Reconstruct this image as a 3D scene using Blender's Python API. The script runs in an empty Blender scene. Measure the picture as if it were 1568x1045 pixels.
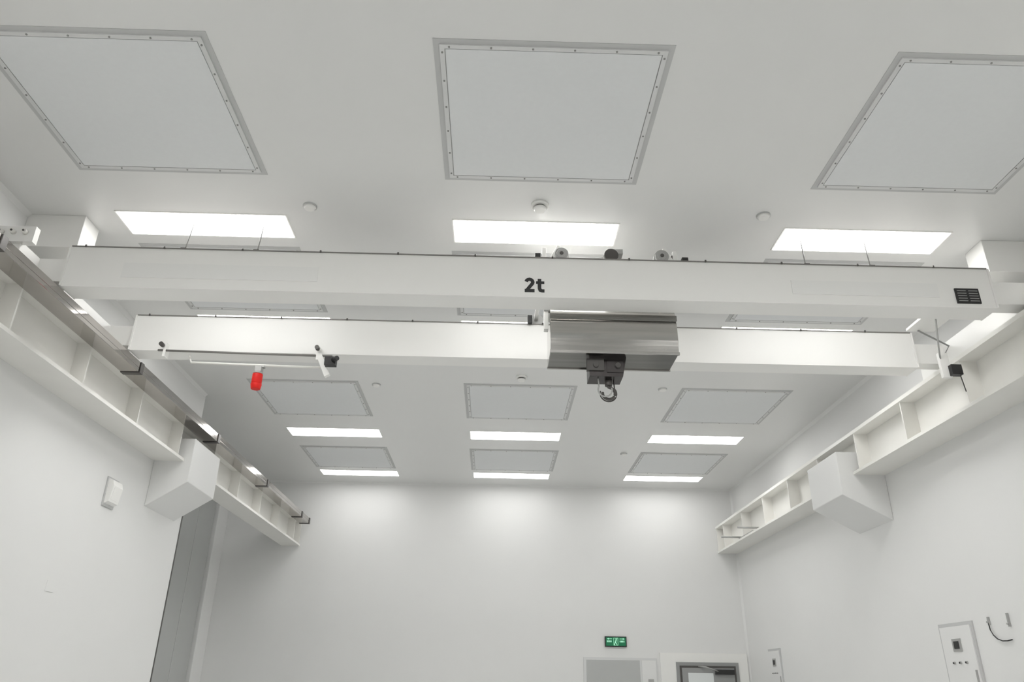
import bpy, bmesh, math, random
from mathutils import Vector, Matrix
random.seed(3)
scn=bpy.context.scene
scn.view_settings.view_transform='Standard'
scn.view_settings.look='None'
H0=1.65          # eye height; all z values below are relative to the eye
CZ=3.10          # ceiling
XL,XR=-3.47,4.02 # side walls
YF,YB=12.66,-2.6 # far / back wall
FZ=-H0

# ------------------------------------------------------------ materials
def mat(name,col,rough=0.5,metal=0.0,noise=0.0,nscale=3.0,emit=None,estr=0.0,spec=0.5,bump=0.0,stretch=None):
    m=bpy.data.materials.new(name);m.use_nodes=True;nt=m.node_tree
    b=nt.nodes['Principled BSDF']
    b.inputs['Base Color'].default_value=(*col,1)
    b.inputs['Roughness'].default_value=rough
    b.inputs['Metallic'].default_value=metal
    b.inputs['Specular IOR Level'].default_value=spec
    if emit:
        b.inputs['Emission Color'].default_value=(*emit,1)
        b.inputs['Emission Strength'].default_value=estr
    if noise>0 or bump>0:
        tc=nt.nodes.new('ShaderNodeTexCoord')
        mp=nt.nodes.new('ShaderNodeMapping')
        if stretch: mp.inputs['Scale'].default_value=stretch
        n=nt.nodes.new('ShaderNodeTexNoise');n.inputs['Scale'].default_value=nscale;n.inputs['Detail'].default_value=4
        nt.links.new(tc.outputs['Object'],mp.inputs[0]);nt.links.new(mp.outputs[0],n.inputs['Vector'])
        if noise>0:
            mx=nt.nodes.new('ShaderNodeMixRGB');mx.inputs[1].default_value=(*[c*(1-noise) for c in col],1)
            mx.inputs[2].default_value=(*[min(1,c*(1+noise)) for c in col],1)
            nt.links.new(n.outputs['Fac'],mx.inputs[0]);nt.links.new(mx.outputs[0],b.inputs['Base Color'])
        if bump>0:
            bp=nt.nodes.new('ShaderNodeBump');bp.inputs['Strength'].default_value=bump;bp.inputs['Distance'].default_value=0.01
            nt.links.new(n.outputs['Fac'],bp.inputs['Height']);nt.links.new(bp.outputs[0],b.inputs['Normal'])
    return m
M_wall=mat('wall_paint',(0.845,0.846,0.835),0.45,noise=0.02,nscale=1.2,bump=0.05)
M_ceil=mat('ceiling_panel',(0.83,0.832,0.82),0.30,noise=0.015,nscale=0.9,spec=0.6)
M_floor=mat('epoxy_floor',(0.76,0.765,0.755),0.35,noise=0.03)
M_white=mat('white_steel_paint',(0.93,0.925,0.90),0.35,noise=0.012,nscale=4)
M_cream=mat('cream_steel_paint',(0.90,0.89,0.85),0.4,noise=0.03,nscale=5)
M_plate=mat('label_plate',(0.90,0.90,0.88),0.4)
M_alu=mat('aluminium_frame',(0.74,0.745,0.74),0.45,metal=0.1)
M_seal=mat('sealant_grey',(0.58,0.585,0.58),0.6)
M_dframe=mat('door_frame_grey',(0.33,0.335,0.33),0.45)
M_diff=mat('filter_diffuser',(0.81,0.825,0.83),0.55,noise=0.02,nscale=30)
M_steel=mat('stainless_steel',(0.50,0.49,0.47),0.13,metal=1.0,noise=0.22,nscale=4,stretch=(0.3,1,7),bump=0.03)
M_steeld=mat('stainless_steel_shaded',(0.26,0.255,0.245),0.22,metal=1.0,noise=0.25,nscale=4,stretch=(0.3,7,1))  # darkened copy of the steel, dim reflections put into its colour
M_tray=mat('tray_steel',(0.46,0.44,0.42),0.10,metal=1.0,noise=0.2,nscale=2.5)
M_dark=mat('dark_metal',(0.10,0.095,0.09),0.4,metal=0.4)
M_edge=mat('rail_edge_grey',(0.25,0.24,0.23),0.45,metal=0.3)
M_black=mat('black_plastic',(0.02,0.02,0.02),0.45)
M_brown=mat('hook_block_metal',(0.085,0.078,0.078),0.25,metal=0.85,noise=0.4,nscale=12)
M_grey=mat('grey_metal',(0.45,0.45,0.44),0.4,metal=0.4)
M_panelgrey=mat('grey_door_panel',(0.52,0.53,0.52),0.5,noise=0.03)
M_red=mat('beacon_red',(0.68,0.018,0.014),0.5,emit=(0.9,0.02,0.01),estr=0.05,spec=0.3)
M_light=mat('led_diffuser',(0.95,0.95,0.95),0.5,emit=(1.0,0.995,0.98),estr=13.2)
M_lightw=mat('led_diffuser_wallside',(0.95,0.95,0.95),0.5,emit=(1.0,0.995,0.98),estr=7.4)
M_green=mat('exit_green',(0.01,0.16,0.07),0.4,emit=(0.0,0.5,0.2),estr=0.08)
M_lgreen=mat('exit_glyph',(0.5,0.95,0.7),0.4,emit=(0.5,1,0.7),estr=0.4)
M_glass=mat('frosted_glass',(0.80,0.83,0.83),0.15)
M_screw=mat('screw_head',(0.30,0.30,0.29),0.4,metal=0.5)

# ------------------------------------------------------------ builder
class B:
    def __init__(s): s.bm=bmesh.new(); s.mats=[]
    def mi(s,m):
        if m not in s.mats: s.mats.append(m)
        return s.mats.index(m)
    def _v(s,p): return s.bm.verts.new((p[0],p[1],p[2]+H0))
    def hexa(s,P,m):
        v=[s._v(p) for p in P];i=s.mi(m)
        for f in ((0,3,2,1),(4,5,6,7),(0,1,5,4),(1,2,6,5),(2,3,7,6),(3,0,4,7)):
            fc=s.bm.faces.new([v[k] for k in f]);fc.material_index=i
        return s
    def box(s,x0,x1,y0,y1,z0,z1,m):
        return s.hexa([(x0,y0,z0),(x1,y0,z0),(x1,y1,z0),(x0,y1,z0),(x0,y0,z1),(x1,y0,z1),(x1,y1,z1),(x0,y1,z1)],m)
    def prism(s,pts,axis,a0,a1,m):
        """extrude 2D polygon along axis ('x': pts=(y,z); 'y': pts=(x,z); 'z': pts=(x,y))"""
        def mk(p,a):
            return {'x':(a,p[0],p[1]),'y':(p[0],a,p[1]),'z':(p[0],p[1],a)}[axis]
        A=[s._v(mk(p,a0)) for p in pts];Bv=[s._v(mk(p,a1)) for p in pts];i=s.mi(m);n=len(pts)
        fs=[s.bm.faces.new(A),s.bm.faces.new(list(reversed(Bv)))]
        for k in range(n): fs.append(s.bm.faces.new([A[k],Bv[k],Bv[(k+1)%n],A[(k+1)%n]]))
        for f in fs:f.material_index=i
        return s
    def cyl(s,p0,p1,r0,m,r1=None,n=24,smooth=True):
        r1=r0 if r1 is None else r1
        p0=Vector(p0);p1=Vector(p1);d=(p1-p0).normalized()
        a=d.orthogonal().normalized();b=d.cross(a);i=s.mi(m)
        A=[];C=[]
        for k in range(n):
            t=2*math.pi*k/n;o=a*math.cos(t)+b*math.sin(t)
            A.append(s._v(p0+o*r0));C.append(s._v(p1+o*r1))
        f=s.bm.faces.new(list(reversed(A)));f.material_index=i
        f=s.bm.faces.new(C);f.material_index=i
        for k in range(n):
            f=s.bm.faces.new([A[k],A[(k+1)%n],C[(k+1)%n],C[k]]);f.material_index=i;f.smooth=smooth
        return s
    def tube(s,pts,r,m,n=8):
        pts=[Vector(p) for p in pts];i=s.mi(m);rings=[]
        for j,p in enumerate(pts):
            d=(pts[min(j+1,len(pts)-1)]-pts[max(j-1,0)]).normalized()
            up=Vector((0.13,0.31,0.94)) if abs(d.z)<0.9 else Vector((1,0.1,0))
            a=d.cross(up).normalized();b=d.cross(a)
            rings.append([s._v(p+(a*math.cos(2*math.pi*k/n)+b*math.sin(2*math.pi*k/n))*r) for k in range(n)])
        for j in range(len(rings)-1):
            for k in range(n):
                f=s.bm.faces.new([rings[j][k],rings[j][(k+1)%n],rings[j+1][(k+1)%n],rings[j+1][k]]);f.material_index=i;f.smooth=True
        for rr in (rings[0],rings[-1]):
            f=s.bm.faces.new(rr);f.material_index=i
        return s
    def stroke(s,pts,w,y,m,t=.0015):
        """flat ribbon in the XZ plane following pts=(x,z), mitred joints"""
        P=[Vector((p[0],p[1])) for p in pts];L=[];Rr=[]
        for j in range(len(P)):
            d0=(P[j]-P[j-1]).normalized() if j>0 else (P[1]-P[0]).normalized()
            d1=(P[j+1]-P[j]).normalized() if j<len(P)-1 else d0
            n0=Vector((-d0.y,d0.x));n1=Vector((-d1.y,d1.x));nn=(n0+n1)
            if nn.length<.2: nn=n0
            nn=nn.normalized();k=w/2/max(.5,nn.dot(n0))
            L.append(P[j]+nn*k);Rr.append(P[j]-nn*k)
        for j in range(len(P)-1):
            q=[L[j],Rr[j],Rr[j+1],L[j+1]]
            s.hexa([(v.x,y,v.y) for v in q]+[(v.x,y+t,v.y) for v in q],m)
        return s
    def done(s,name,parent=None,bevel=0.0):
        bmesh.ops.recalc_face_normals(s.bm,faces=s.bm.faces)
        vs=[v.co for v in s.bm.verts]
        c=Vector([(min(v[k] for v in vs)+max(v[k] for v in vs))/2 for k in range(3)])
        bmesh.ops.translate(s.bm,verts=s.bm.verts,vec=-c)
        me=bpy.data.meshes.new(name);s.bm.to_mesh(me);s.bm.free()
        for m in s.mats: me.materials.append(m)
        o=bpy.data.objects.new(name,me);bpy.context.collection.objects.link(o);o.location=c
        if parent: o.parent=parent
        if bevel>0:
            bv=o.modifiers.new('bevel','BEVEL');bv.width=bevel;bv.segments=2;bv.limit_method='ANGLE';bv.angle_limit=math.radians(50)
        return o
def empty(name):
    e=bpy.data.objects.new(name,None);bpy.context.collection.objects.link(e);e.empty_display_size=0.2;return e

# ------------------------------------------------------------ room shell
B().box(-4.75,XR+0.15,YB-0.15,YF+0.15,CZ,CZ+0.12,M_ceil).done('ceiling')
B().box(-4.75,XR+0.15,YB-0.15,YF+0.15,FZ-0.12,FZ,M_floor).done('floor')
B().box(-4.75,XR+0.15,YF,YF+0.15,FZ,CZ,M_wall).done('wall_far')
B().box(-4.75,XR+0.15,YB-0.15,YB,FZ,CZ,M_wall).done('wall_back')
B().box(XR,XR+0.15,YB,YF,FZ,CZ,M_wall).done('wall_right')
B().box(-4.60,XL,YB,8.52,FZ,CZ,M_wall).done('wall_left')
B().box(-4.75,-4.50,8.52,YF,FZ,CZ,M_wall).done('wall_left_recess')
B().box(-4.50,-4.41,12.22,YF,FZ,CZ,M_wall).done('trim_1',bevel=0.01)
b=B();b.box(-4.50,-4.47,9.2,12.20,FZ,2.75,M_panelgrey)
b.box(-4.47,-4.465,11.55,11.57,FZ,2.75,M_seal).box(-4.47,-4.465,10.3,10.32,FZ,2.75,M_seal)
b.done('sliding_partition')
B().box(XL-0.05,XL+0.004,8.505,8.53,FZ,1.95,M_dark).done('trim_2')
B().prism([(XR-0.03,CZ),(XR,CZ),(XR,CZ-0.03)],'y',YB,YF,M_wall).done('trim_3')
B().prism([(YF-0.03,CZ),(YF,CZ),(YF,CZ-0.03)],'x',-4.5,XR,M_wall).done('trim_4')
B().prism([(XL+0.03,CZ),(XL,CZ),(XL,CZ-0.03)],'y',YB,8.5,M_wall).done('trim_5')
B().prism([(XR-0.03,YF),(XR,YF),(XR,YF-0.03)],'z',FZ,CZ,M_wall).done('trim_6')

# ------------------------------------------------------------ ceiling lights
LX=[(-2.80,-1.58),(-0.35,0.86),(2.10,3.33)]
for y0,y1 in ((4.66,4.95),(6.335,6.64),(9.70,10.04),(11.86,12.16),(2.05,2.35),(1.30,1.60),(-0.9,-0.6)):  # unseen row nearest the crane is added to brighten the near girder
    for x0,x1 in LX:
        b=B()
        t=0.012
        b.box(x0-t,x1+t,y0-t,y0,CZ-0.006,CZ+0.01,M_white).box(x0-t,x1+t,y1,y1+t,CZ-0.006,CZ+0.01,M_white)
        b.box(x0-t,x0,y0,y1,CZ-0.006,CZ+0.01,M_white).box(x1,x1+t,y0,y1,CZ-0.006,CZ+0.01,M_white)
        b.box(x0,x1,y0,y1,CZ-0.008,CZ+0.01,M_lightw if y0>11 else M_light)
        b.done('ceiling_light')

# ------------------------------------------------------------ filter panels
def fpanel(x0,x1,y0,y1):
    b=B()
    def ring(i,w,z,m):
        a0,a1,c0,c1=x0+i,x1-i,y0+i,y1-i
        b.box(a0,a1,c0,c0+w,CZ-z,CZ+.005,m).box(a0,a1,c1-w,c1,CZ-z,CZ+.005,m)
        b.box(a0,a0+w,c0+w,c1-w,CZ-z,CZ+.005,m).box(a1-w,a1,c0+w,c1-w,CZ-z,CZ+.005,m)
    ring(-0.025,0.033,0.003,M_seal)
    ring(0.008,0.026,0.012,M_alu)
    ring(0.034,0.005,0.004,M_seal)
    b.box(x0+.039,x1-.039,y0+.039,y1-.039,CZ-0.011,CZ+.005,M_diff)
    n=6
    for k in range(n):
        for yy in (y0+.021,y1-.021):
            xx=x0+.06+(x1-x0-.12)*k/(n-1); b.cyl((xx,yy,CZ-.016),(xx,yy,CZ-.01),.0055,M_screw,n=10)
        for xx in (x0+.021,x1-.021):
            yy=y0+.06+(y1-y0-.12)*k/(n-1); b.cyl((xx,yy,CZ-.016),(xx,yy,CZ-.01),.0055,M_screw,n=10)
    b.done('ceiling_filter_panel')
for y0,y1 in ((2.98,4.15),(5.12,6.2),(7.97,9.14),(10.56,11.67),(-0.35,0.82)):
    for x0,x1 in ((-2.80,-1.60),(-0.36,0.88),(2.12,3.34)):
        fpanel(x0,x1,y0,y1)

# ------------------------------------------------------------ detectors
def detector(x,y,big):
    b=B()
    if big:
        b.cyl((x,y,CZ-.022),(x,y,CZ+.005),.062,M_white,n=32)
        b.cyl((x,y,CZ-.034),(x,y,CZ-.022),.040,M_dark,n=32)
        b.cyl((x,y,CZ-.052),(x,y,CZ-.034),.036,M_white,r1=.050,n=32)
        b.done('smoke_detector')
    else:
        b.cyl((x,y,CZ-.010),(x,y,CZ+.005),.050,M_seal,n=32)
        b.cyl((x,y,CZ-.026),(x,y,CZ-.010),.034,M_white,r1=.048,n=32)
        b.done('ceiling_speaker_disc')
for x,y,g in ((-1.37,4.53,0),(.27,4.44,1),(1.88,4.50,0),(-1.38,8.04,0),(.26,7.71,1),(1.88,7.99,0),(1.86,10.62,0)): detector(x,y,g)

# ------------------------------------------------------------ runway beams
def beam(xw,xi,zt,side):
    b=B();zb=2.03;xm=(xw+xi)/2
    lo,hi=min(xw,xi),max(xw,xi)
    b.box(lo,hi,YB+.3,YF,zb,zb+.028,M_cream)
    b.box(lo,hi,YB+.3,YF,zt-.035,zt,M_cream)
    b.box(xm-.012,xm+.012,YB+.3,YF,zb+.028,zt-.035,M_cream)
    y=-1.3
    while y<12.4:
        for q0,q1 in ((lo+.015,xm-.012),(xm+.012,hi-.02)):
            b.box(q0,q1,y-.008,y+.008,zb+.028,zt-.035,M_cream)
        y+=.97
    b.box(lo+.01,hi-.01,YF-.03,YF-.01,zb+.028,zt-.035,M_cream)
    b.box(xm-.03,xm+.03,YB+.3,YF-.05,zt,zt+.012,M_edge)
    b.box(xm-.018,xm+.018,YB+.3,YF-.05,zt+.012,zt+.03,M_edge)
    if side>0: # rods carried by the far end of this beam
        b.cyl((3.50,10.9,2.12),(3.85,10.9,2.12),.013,M_grey,n=12).cyl((3.43,11.5,2.09),(3.85,11.5,2.09),.013,M_grey,n=12)
        b.box(3.70,3.73,10.88,11.52,2.062,2.078,M_grey)
    b.done('crane_runway_beam')
beam(XL,-3.17,2.44,-1)
beam(XR,3.69,2.46,1)
# stainless conductor tray along the left beam
b=B()
y=-2.0
while y<12.5:
    e=min(y+2.0,12.52)
    b.box(-3.185,-3.03,y+.004,e-.004,2.368,2.403,M_tray)
    b.box(-3.05,-3.03,y+.004,e-.004,2.403,2.455,M_tray)
    b.box(-3.188,-3.024,e-.03,e+.03,2.362,2.372,M_dark)
    b.box(-3.031,-3.022,e-.03,e+.03,2.362,2.458,M_dark)
    y+=2.0
b.done('conductor_rail_tray',bevel=.003)

# wall brackets (boxed corbels with sloping bottoms)
def corbel(xw,xi):
    b=B()
    pts=[(xw,1.57),(xi,1.82),(xi,2.27),(xw,2.27)]
    b.prism(pts,'y',7.55,8.32,M_wall)
    b.done('beam_support_corbel',bevel=.006)
corbel(XL,-3.09); corbel(XR,3.54)
B().box(XL,-3.05,4.73,4.93,2.83,CZ,M_white).done('ceiling_haunch_box',bevel=.004)
B().box(3.61,XR,4.75,4.96,2.83,CZ,M_white).done('ceiling_haunch_box',bevel=.004)

# ------------------------------------------------------------ bridge crane
crane=empty('bridge_crane')
GX0,GX1=-3.03,3.51;G0,G1=2.47,2.785
for nm,y0,y1 in (('girder_near',4.65,4.84),('girder_far',5.74,5.93)):
    b=B()
    b.box(GX0,GX1,y0,y1,G0,G1,M_white)
    b.box(GX0,GX1,y0-.008,y1+.008,G1,G1+.007,M_edge)
    x=GX0+.1
    while x<GX1:
        b.cyl((x,y0-.012,G1-.004),(x,y0-.012,G1+.012),.007,M_dark,n=8); x+=.55
    b.box(GX0-.012,GX0,y0-.01,y1+.01,G0-.0,G1,M_white).box(GX1,GX1+.012,y0-.01,y1+.01,G0,G1,M_white)
    b.done(nm,crane)
for nm,x0,x1 in (('end_carriage_1',-3.40,-3.045),('end_carriage_2',3.525,3.95)):
    b=B();xm=-3.32 if x0<0 else 3.855
    b.box(xm-.07,xm+.07,4.45,6.15,2.51,2.70,M_white)
    b.box(min(xm,x0 if x0>0 else x1),max(xm,x0 if x0>0 else x1),4.68,4.82,2.52,2.70,M_white)
    b.box(min(xm,x0 if x0>0 else x1),max(xm,x0 if x0>0 else x1),5.77,5.90,2.52,2.70,M_white)
    for yy in (4.6,6.0):
        b.cyl((xm-.03,yy,2.545),(xm+.03,yy,2.545),.070 if x0<0 else .052,M_grey)
    for yy in (4.43,6.17):
        b.cyl((xm,yy-.03,2.6),(xm,yy+.03,2.6),.035,M_black)
    b.done(nm,crane,bevel=.004)
B().box(-2.64,-1.28,4.646,4.65,2.55,2.665,M_plate).done('nameplate_1',crane)
B().box(2.07,3.12,4.646,4.65,2.545,2.655,M_plate).done('nameplate_2',crane)
b=B();b.box(3.235,3.405,4.640,4.65,2.500,2.618,M_black)
for k in range(5):
    z=2.516+k*.020
    for q0,q1 in ((3.247,3.310),(3.328,3.393)): b.box(q0,q1,4.636,4.642,z,z+.004,M_grey)
b.done('louvre_vent',crane)
# painted "2t" capacity marking
b=B();w=.025;zb=2.508;zh=.116
c2=(.207,zb+zh-.036)
arc2=[(c2[0]+.0235*math.cos(math.radians(a)),c2[1]+.0235*math.sin(math.radians(a))) for a in (170,145,120,90,60,30,0,-25)]
b.stroke(arc2+[(.205,zb+.038),(.188,zb+.014)],w,4.6478,M_black)
b.stroke([(.174,zb+.0125),(.243,zb+.0125)],w,4.6476,M_black)
b.stroke([(.278,zb+.108),(.278,zb+.032),(.283,zb+.017),(.296,zb+.0125),(.313,zb+.0125)],w,4.6478,M_black)
b.stroke([(.254,zb+.078),(.312,zb+.078)],w*.8,4.6476,M_black)
b.done('capacity_marking',crane)

# trolley on top of the girders
b=B();T=G1+.01
def wheelset(x,y,r,s):
    b.prism([(x-s*(r+.045),T-.01),(x-s*.01,T-.01),(x-s*.01,T+2*r+.01),(x-s*.03,T+2*r+.015)],'y',y-.05,y-.035,M_white)
    b.cyl((x,y-.030,T+r),(x,y+.04,T+r),r,M_grey,n=32)
    b.cyl((x,y-.058,T+r),(x,y-.036,T+r),r*.9,M_grey,n=32)
    b.cyl((x,y-.062,T+r),(x,y-.058,T+r),r*.62,M_grey,n=32)
    b.cyl((x,y-.068,T+r),(x,y-.062,T+r),r*.25,M_dark,n=20)
wheelset(.44,4.74,.056,1); wheelset(1.17,4.74,.056,-1)
b.box(.25,.29,4.70,4.76,T-.01,T+.065,M_black)
b.box(.30,.33,4.70,4.78,T-.01,T+.11,M_white)
b.box(1.255,1.285,4.70,4.78,T-.01,T+.11,M_white)
b.box(1.32,1.365,4.70,4.76,T-.01,T+.06,M_black)
b.cyl((.80,4.68,T+.05),(.80,4.84,T+.05),.045,M_grey,n=24)
b.box(.745,.855,4.69,4.80,T-.005,T+.035,M_grey)
b.box(.78,.89,4.70,4.79,T+.075,T+.115,M_grey)
for k in range(5): b.cyl((.80,4.675+.03*k,T+.05),(.80,4.685+.03*k,T+.05),.052,M_dark,n=20)
b.box(.30,.33,4.72,5.86,T+.05,T+.10,M_white).box(1.255,1.285,4.72,5.86,T+.05,T+.10,M_white)
b.box(.24,.28,5.70,5.75,T-.01,T+.06,M_black)
b.cyl((.33,5.78,T+.055),(.33,5.84,T+.055),.05,M_grey).cyl((1.25,5.78,T+.055),(1.25,5.84,T+.055),.05,M_grey)
for xx in (.45,1.2):
    b.box(xx-.02,xx+.02,5.02,5.06,2.55,T+.08,M_white)
b.box(.30,1.285,5.0,5.08,T+.05,T+.09,M_white)
b.done('hoist_trolley',crane,bevel=.003)
# stainless hoist cover with a folded front
b=B()
b.prism([(4.90,2.178),(5.21,2.178),(5.21,2.575),(4.97,2.575),(4.92,2.50),(4.893,2.40),(4.885,2.30),(4.885,2.27)],'x',.37,1.29,M_steel)
b.box(.372,1.288,4.900,5.208,2.170,2.179,M_steeld)     # bottom tray, darker steel standing in for its dim reflection
b.box(.366,1.294,4.888,4.905,2.160,2.182,M_steel)      # folded lips
b.box(.366,1.294,5.20,5.214,2.160,2.182,M_steel)
b.box(.368,1.292,4.884,4.897,2.425,2.470,M_steeld)     # dark strip painted in for the dark reflection near the top
b.cyl((.33,4.98,2.54),(.372,4.98,2.54),.02,M_grey).box(.33,.362,4.97,5.03,2.38,2.60,M_white)
b.done('hoist_cover',crane,bevel=.003)
# hook block
b=B()
b.prism([(.655,2.175),(.925,2.175),(.895,2.02),(.655,2.02)],'y',4.98,5.14,M_brown)
b.box(.635,.76,4.965,5.0,2.06,2.15,M_dark)
b.box(.78,.90,4.972,4.985,2.05,2.14,M_brown)
for xx in (.70,.86): b.cyl((xx,4.955,2.10),(xx,5.15,2.10),.02,M_dark)
b.cyl((.80,5.06,2.02),(.80,5.06,1.975),.026,M_dark)
def arc(cx,cz,r,a0,a1,y,n=18): return [(cx+r*math.cos(math.radians(a0+(a1-a0)*k/n)),y,cz+r*math.sin(math.radians(a0+(a1-a0)*k/n))) for k in range(n+1)]
b.tube([(.80,5.06,1.99)]+arc(.80,1.92,.045,90,-190,5.06),.011,M_dark)
b.tube([(.72,5.03,2.03)]+arc(.77,1.935,.05,150,380,5.03),.006,M_grey,6)
b.tube([(.84,5.08,2.03)]+arc(.80,1.925,.06,40,-200,5.08),.005,M_dark,6)
b.done('hook_block',crane,bevel=.003)
# festoon arm, limit switches
b=B()
b.tube([(-2.78,5.70,2.455),(-1.36,5.70,2.435)],.009,M_edge)
b.box(-2.735,-2.715,5.69,5.76,2.40,2.52,M_white).box(-1.49,-1.47,5.69,5.76,2.40,2.52,M_white)
b.tube([(-2.55,5.78,2.44),(-2.50,5.72,2.36),(-1.40,5.72,2.34)],.010,M_cream)
b.prism([(-1.50,2.46),(-1.46,2.48),(-1.36,2.27),(-1.40,2.25)],'y',5.68,5.72,M_white)
b.box(-1.40,-1.31,5.62,5.68,2.33,2.40,M_black)
b.cyl((-1.33,5.62,2.37),(-1.29,5.58,2.37),.02,M_black,n=12)
b.cyl((-2.74,5.68,2.49),(-2.74,5.64,2.49),.018,M_dark,n=12).cyl((-1.48,5.68,2.49),(-1.48,5.64,2.49),.018,M_dark,n=12)
b.done('limit_switch_arm_1',crane)
b=B();s=-.07
b.tube([(3.36+s,5.0,2.62),(3.42+s,5.15,2.40),(3.44+s,5.2,2.30)],.006,M_grey)
b.box(3.43+s,3.50+s,5.19,5.22,2.16,2.36,M_white)
b.box(3.48+s,3.56+s,5.15,5.20,2.17,2.25,M_black)
b.tube([(3.38+s,5.3,2.60),(3.60+s,5.3,2.47),(3.47+s,5.2,2.33)],.007,M_grey)
b.tube([(3.55+s,5.18,2.2),(3.58+s,5.2,2.05)],.004,M_dark,6)
b.box(3.30+s,3.45,4.84,5.32,2.60,2.62,M_white)
b.done('limit_switch_arm_2',crane)
b=B()
b.box(-3.42,-3.16,4.42,4.47,2.68,2.80,M_white)
for xx in (-3.38,-3.30,-3.22):
    b.cyl((xx,4.42,2.75),(xx,4.39,2.75),.018,M_cream,n=16).cyl((xx,4.39,2.75),(xx,4.385,2.75),.007,M_dark,n=10)
b.done('bolted_bracket',crane)
b=B()
for xx,x2 in ((-2.22,-2.26),(-1.72,-1.745),(2.20,2.215),(2.67,2.69)):
    b.tube([(xx,4.68,CZ-.004),(x2,4.69,G1+.02)],.004,M_screw,6)
    b.box(x2-.02,x2+.02,4.66,4.70,G1+.005,G1+.022,M_dark)
b.done('suspension_wires',crane)
# beacon
b=B()
bx,by=-1.95,5.73
b.box(bx-.03,bx+.05,by-.02,by+.02,2.33,2.345,M_grey)
b.box(bx-.025,bx+.03,by-.03,by+.03,2.290,2.335,M_grey)
b.cyl((bx,by,2.29),(bx,by,2.275),.040,M_grey)
b.cyl((bx,by,2.275),(bx,by,2.19),.041,M_red)
b.cyl((bx,by,2.19),(bx,by,2.145),.045,M_red,r1=.037)
b.done('warning_beacon',crane,bevel=.004)

# ------------------------------------------------------------ far wall fittings
b=B();y=YF
b.box(1.43,2.57,y-.02,y,FZ,.42,M_alu)
b.box(1.47,2.30,y-.024,y-.019,FZ,.385,M_panelgrey)
b.box(2.33,2.55,y-.03,y-.019,FZ,.385,M_wall)
b.box(2.42,2.50,y-.045,y-.028,-.1,.12,M_grey)
b.done('door_1')
b=B()
b.box(2.62,3.98,y-.03,y,FZ,.50,M_white)
b.box(2.86,3.83,y-.05,y-.029,FZ,.37,M_dframe)
b.box(2.91,3.78,y-.056,y-.049,FZ,.32,M_dark)
b.box(2.94,3.75,y-.066,y-.055,FZ,.29,M_dframe)
b.box(3.03,3.42,y-.070,y-.064,-.9,.22,M_glass)
b.box(3.45,3.74,y-.11,y-.064,.20,.27,M_black)
b.tube([(3.5,y-.1,.24),(3.3,y-.14,.30),(3.2,y-.06,.31)],.01,M_grey,6)
b.done('door_2')
b=B()
b.box(1.77,2.11,y-.03,y,.575,.725,M_black)
b.box(1.785,2.095,y-.034,y-.029,.588,.712,M_green)
g=y-.038
def gl(x0,x1,z0,z1): b.box(x0,x1,g,g+.006,z0,z1,M_lgreen)
gl(1.905,1.975,.595,.600); gl(1.905,1.910,.595,.705); gl(1.970,1.975,.595,.705); gl(1.905,1.975,.700,.705)
b.cyl((1.945,g,.688),(1.945,g+.005,.688),.010,M_lgreen,n=12)
b.hexa([(1.925,g,.640),(1.940,g,.640),(1.940,g+.005,.640),(1.925,g+.005,.640),(1.938,g,.678),(1.955,g,.678),(1.955,g+.005,.678),(1.938,g+.005,.678)],M_lgreen)
b.hexa([(1.910,g,.602),(1.920,g,.602),(1.920,g+.005,.602),(1.910,g+.005,.602),(1.925,g,.640),(1.936,g,.640),(1.936,g+.005,.640),(1.925,g+.005,.640)],M_lgreen)
b.hexa([(1.952,g,.602),(1.962,g,.602),(1.962,g+.005,.602),(1.952,g+.005,.602),(1.930,g,.645),(1.940,g,.645),(1.940,g+.005,.645),(1.930,g+.005,.645)],M_lgreen)
for x0 in (1.80,2.0):
    for k in range(4): gl(x0+k*.02,x0+k*.02+.012,.64,.665)
b.prism([(1.80,.690),(1.83,.678),(1.83,.702)],'y',g,g+.005,M_lgreen); gl(1.83,1.88,.687,.693)
b.prism([(2.08,.690),(2.05,.678),(2.05,.702)],'y',g,g+.005,M_lgreen); gl(2.0,2.05,.687,.693)
b.done('exit_sign')

# ------------------------------------------------------------ wall boxes
def cabinet(y0,y1,z0,z1):
    b=B()
    b.box(XR-.012,XR,y0-.03,y1+.03,z0-.03,z1+.03,M_seal)
    b.box(XR-.022,XR-.010,y0,y1,z0,z1,M_wall)
    ym=(y0+y1)/2;w=(y1-y0)
    b.box(XR-.030,XR-.020,ym-w*.14,ym+w*.14,z1-.20,z1-.10,M_grey)
    b.box(XR-.034,XR-.028,ym-w*.08,ym+w*.08,z1-.18,z1-.12,M_black)
    for k in range(3):
        yy=ym+(k-1)*w*.2
        b.cyl((XR-.020,yy,z1-.29),(XR-.034,yy,z1-.29),.011,M_grey,n=12)
        b.cyl((XR-.034,yy,z1-.29),(XR-.040,yy,z1-.29),.007,M_black,n=12)
    b.box(XR-.03,XR-.02,y0+.02,y0+.04,z0+.2,z0+.32,M_grey)
    b.done('electrical_cabinet')
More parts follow.
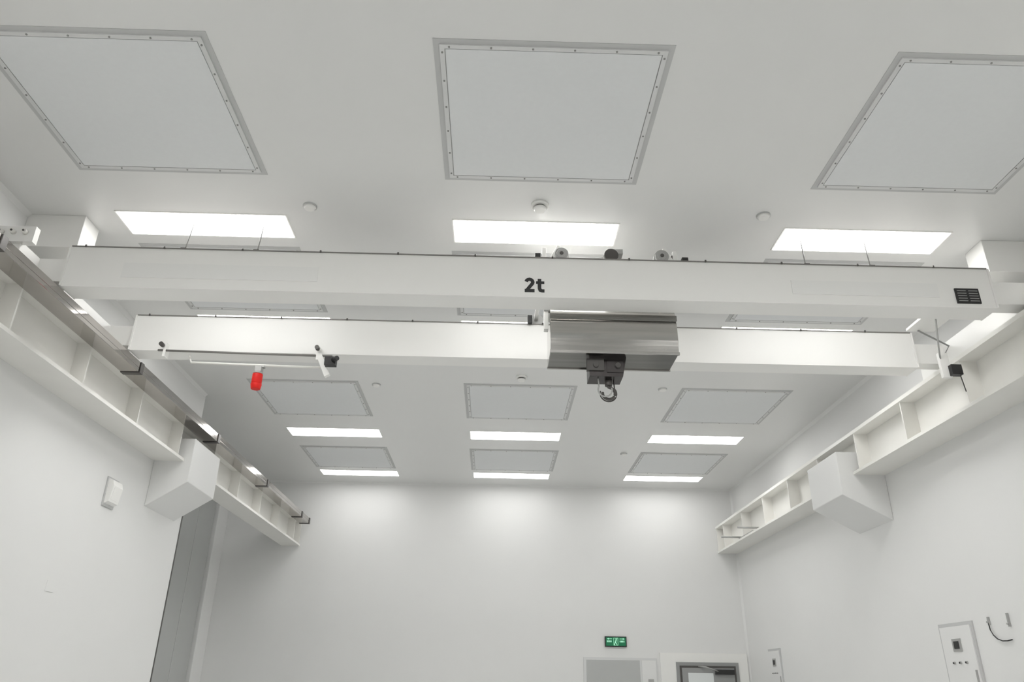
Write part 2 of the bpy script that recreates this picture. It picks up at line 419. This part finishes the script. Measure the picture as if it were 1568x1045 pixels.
cabinet(6.64,7.10,-.15,.52)
cabinet(11.25,11.68,-.15,.50)
b=B()
for yy,za,zb2 in ((6.38,.50,.56),(6.13,.47,.57)):
    b.box(XR-.016,XR,yy-.008,yy+.008,za,zb2,M_grey)
    b.cyl((XR-.014,yy,za+.02),(XR-.028,yy,za+.02),.007,M_grey,n=10)
pts=[(XR-.015,6.38,.51),(XR-.015,6.375,.46),(XR-.015,6.35,.42),(XR-.015,6.31,.39),(XR-.015,6.25,.372),(XR-.015,6.19,.37),(XR-.015,6.13,.375)]
b.tube(pts,.0045,M_black,6)
b.done('wall_cable_hooks')
b=B()
b.prism([(XL,1.42),(XL+.05,1.44),(XL+.068,1.58),(XL+.052,1.63),(XL,1.65)],'y',6.74,6.92,M_white)
b.prism([(XL+.052,1.46),(XL+.067,1.57),(XL+.070,1.57),(XL+.055,1.46)],'y',6.765,6.895,M_white)
b.box(XL,XL+.012,6.725,6.935,1.40,1.66,M_seal)
b.done('wall_speaker',bevel=.004)
B().box(XL,XL+.004,6.2,6.32,.62,.70,M_wall).done('wall_blank_plate')

# ------------------------------------------------------------ world + camera
w=bpy.data.worlds.new('World');scn.world=w;w.use_nodes=True
w.node_tree.nodes['Background'].inputs[0].default_value=(.8,.85,.9,1);w.node_tree.nodes['Background'].inputs[1].default_value=.3
f,th,ps,ro=1153.6,math.radians(24.601),math.radians(1.113),math.radians(.852)
F=Vector((math.sin(ps)*math.cos(th),math.cos(ps)*math.cos(th),math.sin(th)))
R0=Vector((math.cos(ps),-math.sin(ps),0));U0=R0.cross(F)
R=R0*math.cos(ro)+U0*math.sin(ro);U=-R0*math.sin(ro)+U0*math.cos(ro)
cd=bpy.data.cameras.new('camera');cd.sensor_width=36;cd.lens=f/1568*36;cd.clip_start=.05
co=bpy.data.objects.new('camera',cd);bpy.context.collection.objects.link(co)
co.matrix_world=Matrix(((R.x,U.x,-F.x,0),(R.y,U.y,-F.y,0),(R.z,U.z,-F.z,H0),(0,0,0,1)))
scn.camera=co
